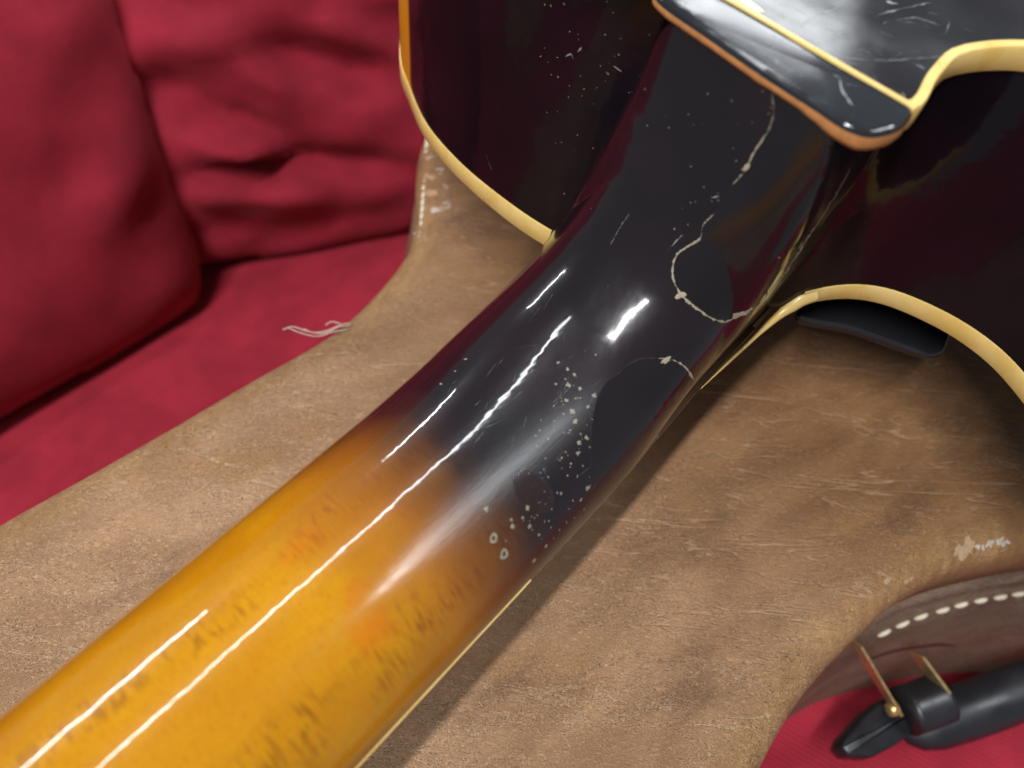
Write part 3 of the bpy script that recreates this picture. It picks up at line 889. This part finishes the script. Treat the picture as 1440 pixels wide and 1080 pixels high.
mesh_obj('bridge', V, F, M_FB, guitar, smooth=False)

# ------------------------------------------------------------------ damage to the lacquer
bv_g = bvh_of([neck, rim])
bv_b = bvh_of([back, [o for o in guitar.children if o.name.startswith('heel_cap') and 'edge' not in o.name][0]])
def patch(name, poly, lift, mat=None):
    P = spline([np.array(q, float) for q in poly], True, 4)
    v2, tri, d = fill(P, 8.0)
    V = []; ok = []
    for q, dq in zip(v2, d):
        c, no = hit(q, bv_g)
        ok.append(c is not None)
        V.append(c+no*lift*(.35 if dq < .5 else 1) if c is not None else np.zeros(3))
    F = [t for t in tri if all(ok[i] for i in t) and max(np.linalg.norm(V[t[i]]-V[t[i-1]]) for i in range(3)) < 8]
    lab = list(range(len(V)))
    def root(i):
        while lab[i] != i: lab[i] = lab[lab[i]]; i = lab[i]
        return i
    for t in F:
        for i in t[1:]: lab[root(i)] = root(t[0])
    cnt = {}
    for t in F: cnt[root(t[0])] = cnt.get(root(t[0]), 0)+1
    big = max(cnt, key=cnt.get); F = [t for t in F if root(t[0]) == big]
    used = sorted({i for t in F for i in t}); mp = {a: b for b, a in enumerate(used)}
    return mesh_obj(name, [V[i] for i in used], [tuple(mp[i] for i in t) for t in F], mat or M_PATCH, guitar)
P1 = [(1085, 128), (1088, 158), (1080, 185), (1060, 215), (1048, 240), (1028, 262), (1005, 300), (988, 318), (985, 335), (965, 348), (951, 360), (946, 385), (955, 410), (966, 422), (985, 437), (1004, 449), (1022, 452), (1040, 441), (1060, 434), (1080, 415), (1098, 392)]
P1c = P1+[(1120, 350), (1150, 300), (1180, 240), (1195, 200), (1150, 165)]
P2 = [(982, 545), (972, 528), (962, 515), (945, 506), (925, 504), (900, 505), (880, 515), (868, 527), (852, 538), (843, 552), (836, 575), (832, 600), (830, 640), (834, 680)]
P3 = [(721, 668), (731, 667), (735, 659), (745, 664), (756, 670), (766, 678), (776, 692), (779, 710), (770, 722), (752, 722), (738, 712), (727, 698), (724, 684)]
patch('lacquer_patch', P1c, .07)
patch('lacquer_patch', P2+[(855, 665), (900, 610), (950, 565)], .05)
patch('lacquer_patch', P3, .04, plain('brown_undercoat', (.020, .010, .010), .2))
bag = Bag()
ribbon(bag, P1[2:6], [.25, .3, .5, .3], bv_g)
ribbon(bag, P1[:4], .22, bv_g)
ribbon(bag, P1[6:10], [.3, .5, .5, .3], bv_g)
ribbon(bag, P1[8:], [.35, .45, .6, .7, .45, .6, .8, .55], bv_g)
ribbon(bag, P2[:5], [.3, .5, .8, .45, .2], bv_g)
ribbon(bag, [(1098, 392), (1120, 360), (1140, 328), (1162, 296), (1180, 265), (1196, 238)], [.7, 1.1, .9, .7, .4, .2], bv_g, jit=.7)
ribbon(bag, [(1085, 128), (1070, 110), (1040, 85), (1012, 66), (985, 48), (960, 28)], [.15, .2, .15, .2, .15], bv_g)
for px, r in (((958, 415), 1.1), ((1040, 442), 1.4), ((1052, 438), 1.0), ((1050, 236), .8), ((937, 507), 1.0), ((1126, 345), .7), ((1108, 380), .8), ((620, 540), .3), ((655, 505), .3), ((640, 522), .25)):
    blob(bag, px, r*.6, bv_g, .06, 12, .38, 1.8, random.uniform(.5, 1.3))
o = mesh_obj('chipped_edge', bag.v, bag.f, M_CRACK, guitar); o['kind'] = 'stuff'
bag = Bag()
ribbon(bag, P2[3:], .30, bv_g); ribbon(bag, P3[:8], [.4, .45, .35], bv_g, jit=.5); ribbon(bag, [P3[11], P3[12], P3[0]], .32, bv_g)
ribbon(bag, [(840, 560), (826, 590), (815, 640), (822, 690), (818, 730)], .10, bv_g, jit=.8)
ribbon(bag, [(866, 165), (850, 200), (836, 232), (820, 262), (800, 303), (780, 330)], .18, bv_g, jit=.1)
o = mesh_obj('lacquer_crack', bag.v, bag.f, M_GUARD, guitar); o['kind'] = 'stuff'
bag = Bag()
spx = [(798, 519, .5), (808, 527, .6), (799, 541, .75), (816, 546, .5), (796, 563, .5), (805, 579, 1.0), (809, 593, .75), (827, 572, .4), (836, 556, .6), (785, 510, .35), (779, 592, .35), (771, 617, .45), (755, 627, .35), (782, 540, .3),
       (814, 622, .6), (825, 616, .5), (813, 637, .65), (803, 652, .35), (790, 644, .3), (798, 669, .3), (789, 694, .5), (806, 704, .45), (817, 703, .75), (827, 686, .8), (802, 605, .35), (838, 499, .4), (820, 655, .3), (822, 716, .4), (812, 670, .25),
       (742, 714, .6), (735, 728, .5), (722, 741, .6), (745, 740, .5), (758, 752, .6), (684, 716, .7), (768, 768, .7), (751, 788, .9), (719, 731, .4), (775, 742, .35), (694, 757, 1.3), (709, 779, 1.2), (787, 745, .3), (797, 735, .3), (776, 716, .3), (833, 590, .3), (765, 660, .25), (771, 671, .25)]
for x, y, r in spx: blob(bag, (x, y), r*random.uniform(.45, .85), bv_g, .05, 11, .2 if r > 1.1 else random.uniform(.3, .6), 1.0, random.random()*3, r > 1.1)
for k in range(60):
    t = random.random(); blob(bag, (800+random.gauss(0, 24)-40*t, 520+240*t+random.gauss(0, 10)), random.uniform(.08, .2), bv_g, .04, 6, .4)
for k in range(45):
    blob(bag, (random.gauss(820, 40), random.gauss(130, 75)), random.uniform(.05, .16), bv_g, .03, 6, .5, 1.6, random.random()*3)
for k in range(40):
    blob(bag, (random.uniform(900, 1180), random.uniform(120, 330)), random.uniform(.05, .13), bv_g, .03, 6, .5, 1.6, random.random()*3)
o = mesh_obj('lacquer_speck', bag.v, bag.f, M_SPECK, guitar); o['kind'] = 'stuff'
bag = Bag()
for pxs, w in (([(1232, 22), (1270, 12), (1310, 3)], .22), ([(1260, 28), (1290, 25), (1322, 36)], .16), ([(1180, 80), (1230, 85), (1290, 82), (1335, 79)], .14), ([(1126, 36), (1150, 22), (1180, 10)], .2), ([(1160, 40), (1174, 44)], .2),
               ([(1208, 68), (1225, 76)], .35), ([(1245, 2), (1262, 6)], .6), ([(1288, 90), (1300, 98)], .2), ([(1268, 130), (1276, 140)], .2), ([(1180, 112), (1186, 130), (1200, 150)], .3), ([(1190, 118), (1206, 122)], .3), ([(1172, 105), (1186, 112)], .25), ([(1335, 30), (1330, 48)], .12)):
    ribbon(bag, pxs, w, bv_b, .04, 3, .5)
for k in range(26):
    x, y = random.uniform(1060, 1360), random.uniform(5, 120); a = random.uniform(-.6, .5); L = random.uniform(6, 26)
    ribbon(bag, [(x, y), (x+L/2*math.cos(a), y+L/2*math.sin(a)), (x+L*math.cos(a), y+L*math.sin(a))], random.uniform(.03, .08), bv_b, .02, 3, .2)
for pxs, w in (([(795, 80), (803, 76), (806, 84)], .3), ([(812, 74), (818, 66)], .3), ([(862, 92), (874, 101)], .25), ([(684, 219), (687, 228), (692, 239)], .18), ([(940, 352), (952, 338), (960, 330)], .2), ([(1088, 362), (1098, 363)], .35), ([(1084, 362), (1091, 366)], .25), ([(977, 403), (985, 405)], .3), ([(1130, 310), (1142, 311)], .25), ([(858, 345), (872, 320), (885, 300)], .08), ([(1000, 278), (1012, 276)], .2), ([(1036, 280), (1042, 283), (1048, 280)], .25)):
    ribbon(bag, pxs, w, bv_g, .03, 3, .3)
for k in range(46):
    x, y = random.gauss(730, 70), random.gauss(560, 75); a = random.gauss(-.95, .35); L = random.uniform(8, 34)
    ribbon(bag, [(x, y), (x+L/2*math.cos(a), y+L/2*math.sin(a)), (x+L*math.cos(a), y+L*math.sin(a))], random.uniform(.018, .04), bv_g, .012, 3, .25)
o = mesh_obj('scratch', bag.v, bag.f, M_SCR, guitar); o['kind'] = 'stuff'
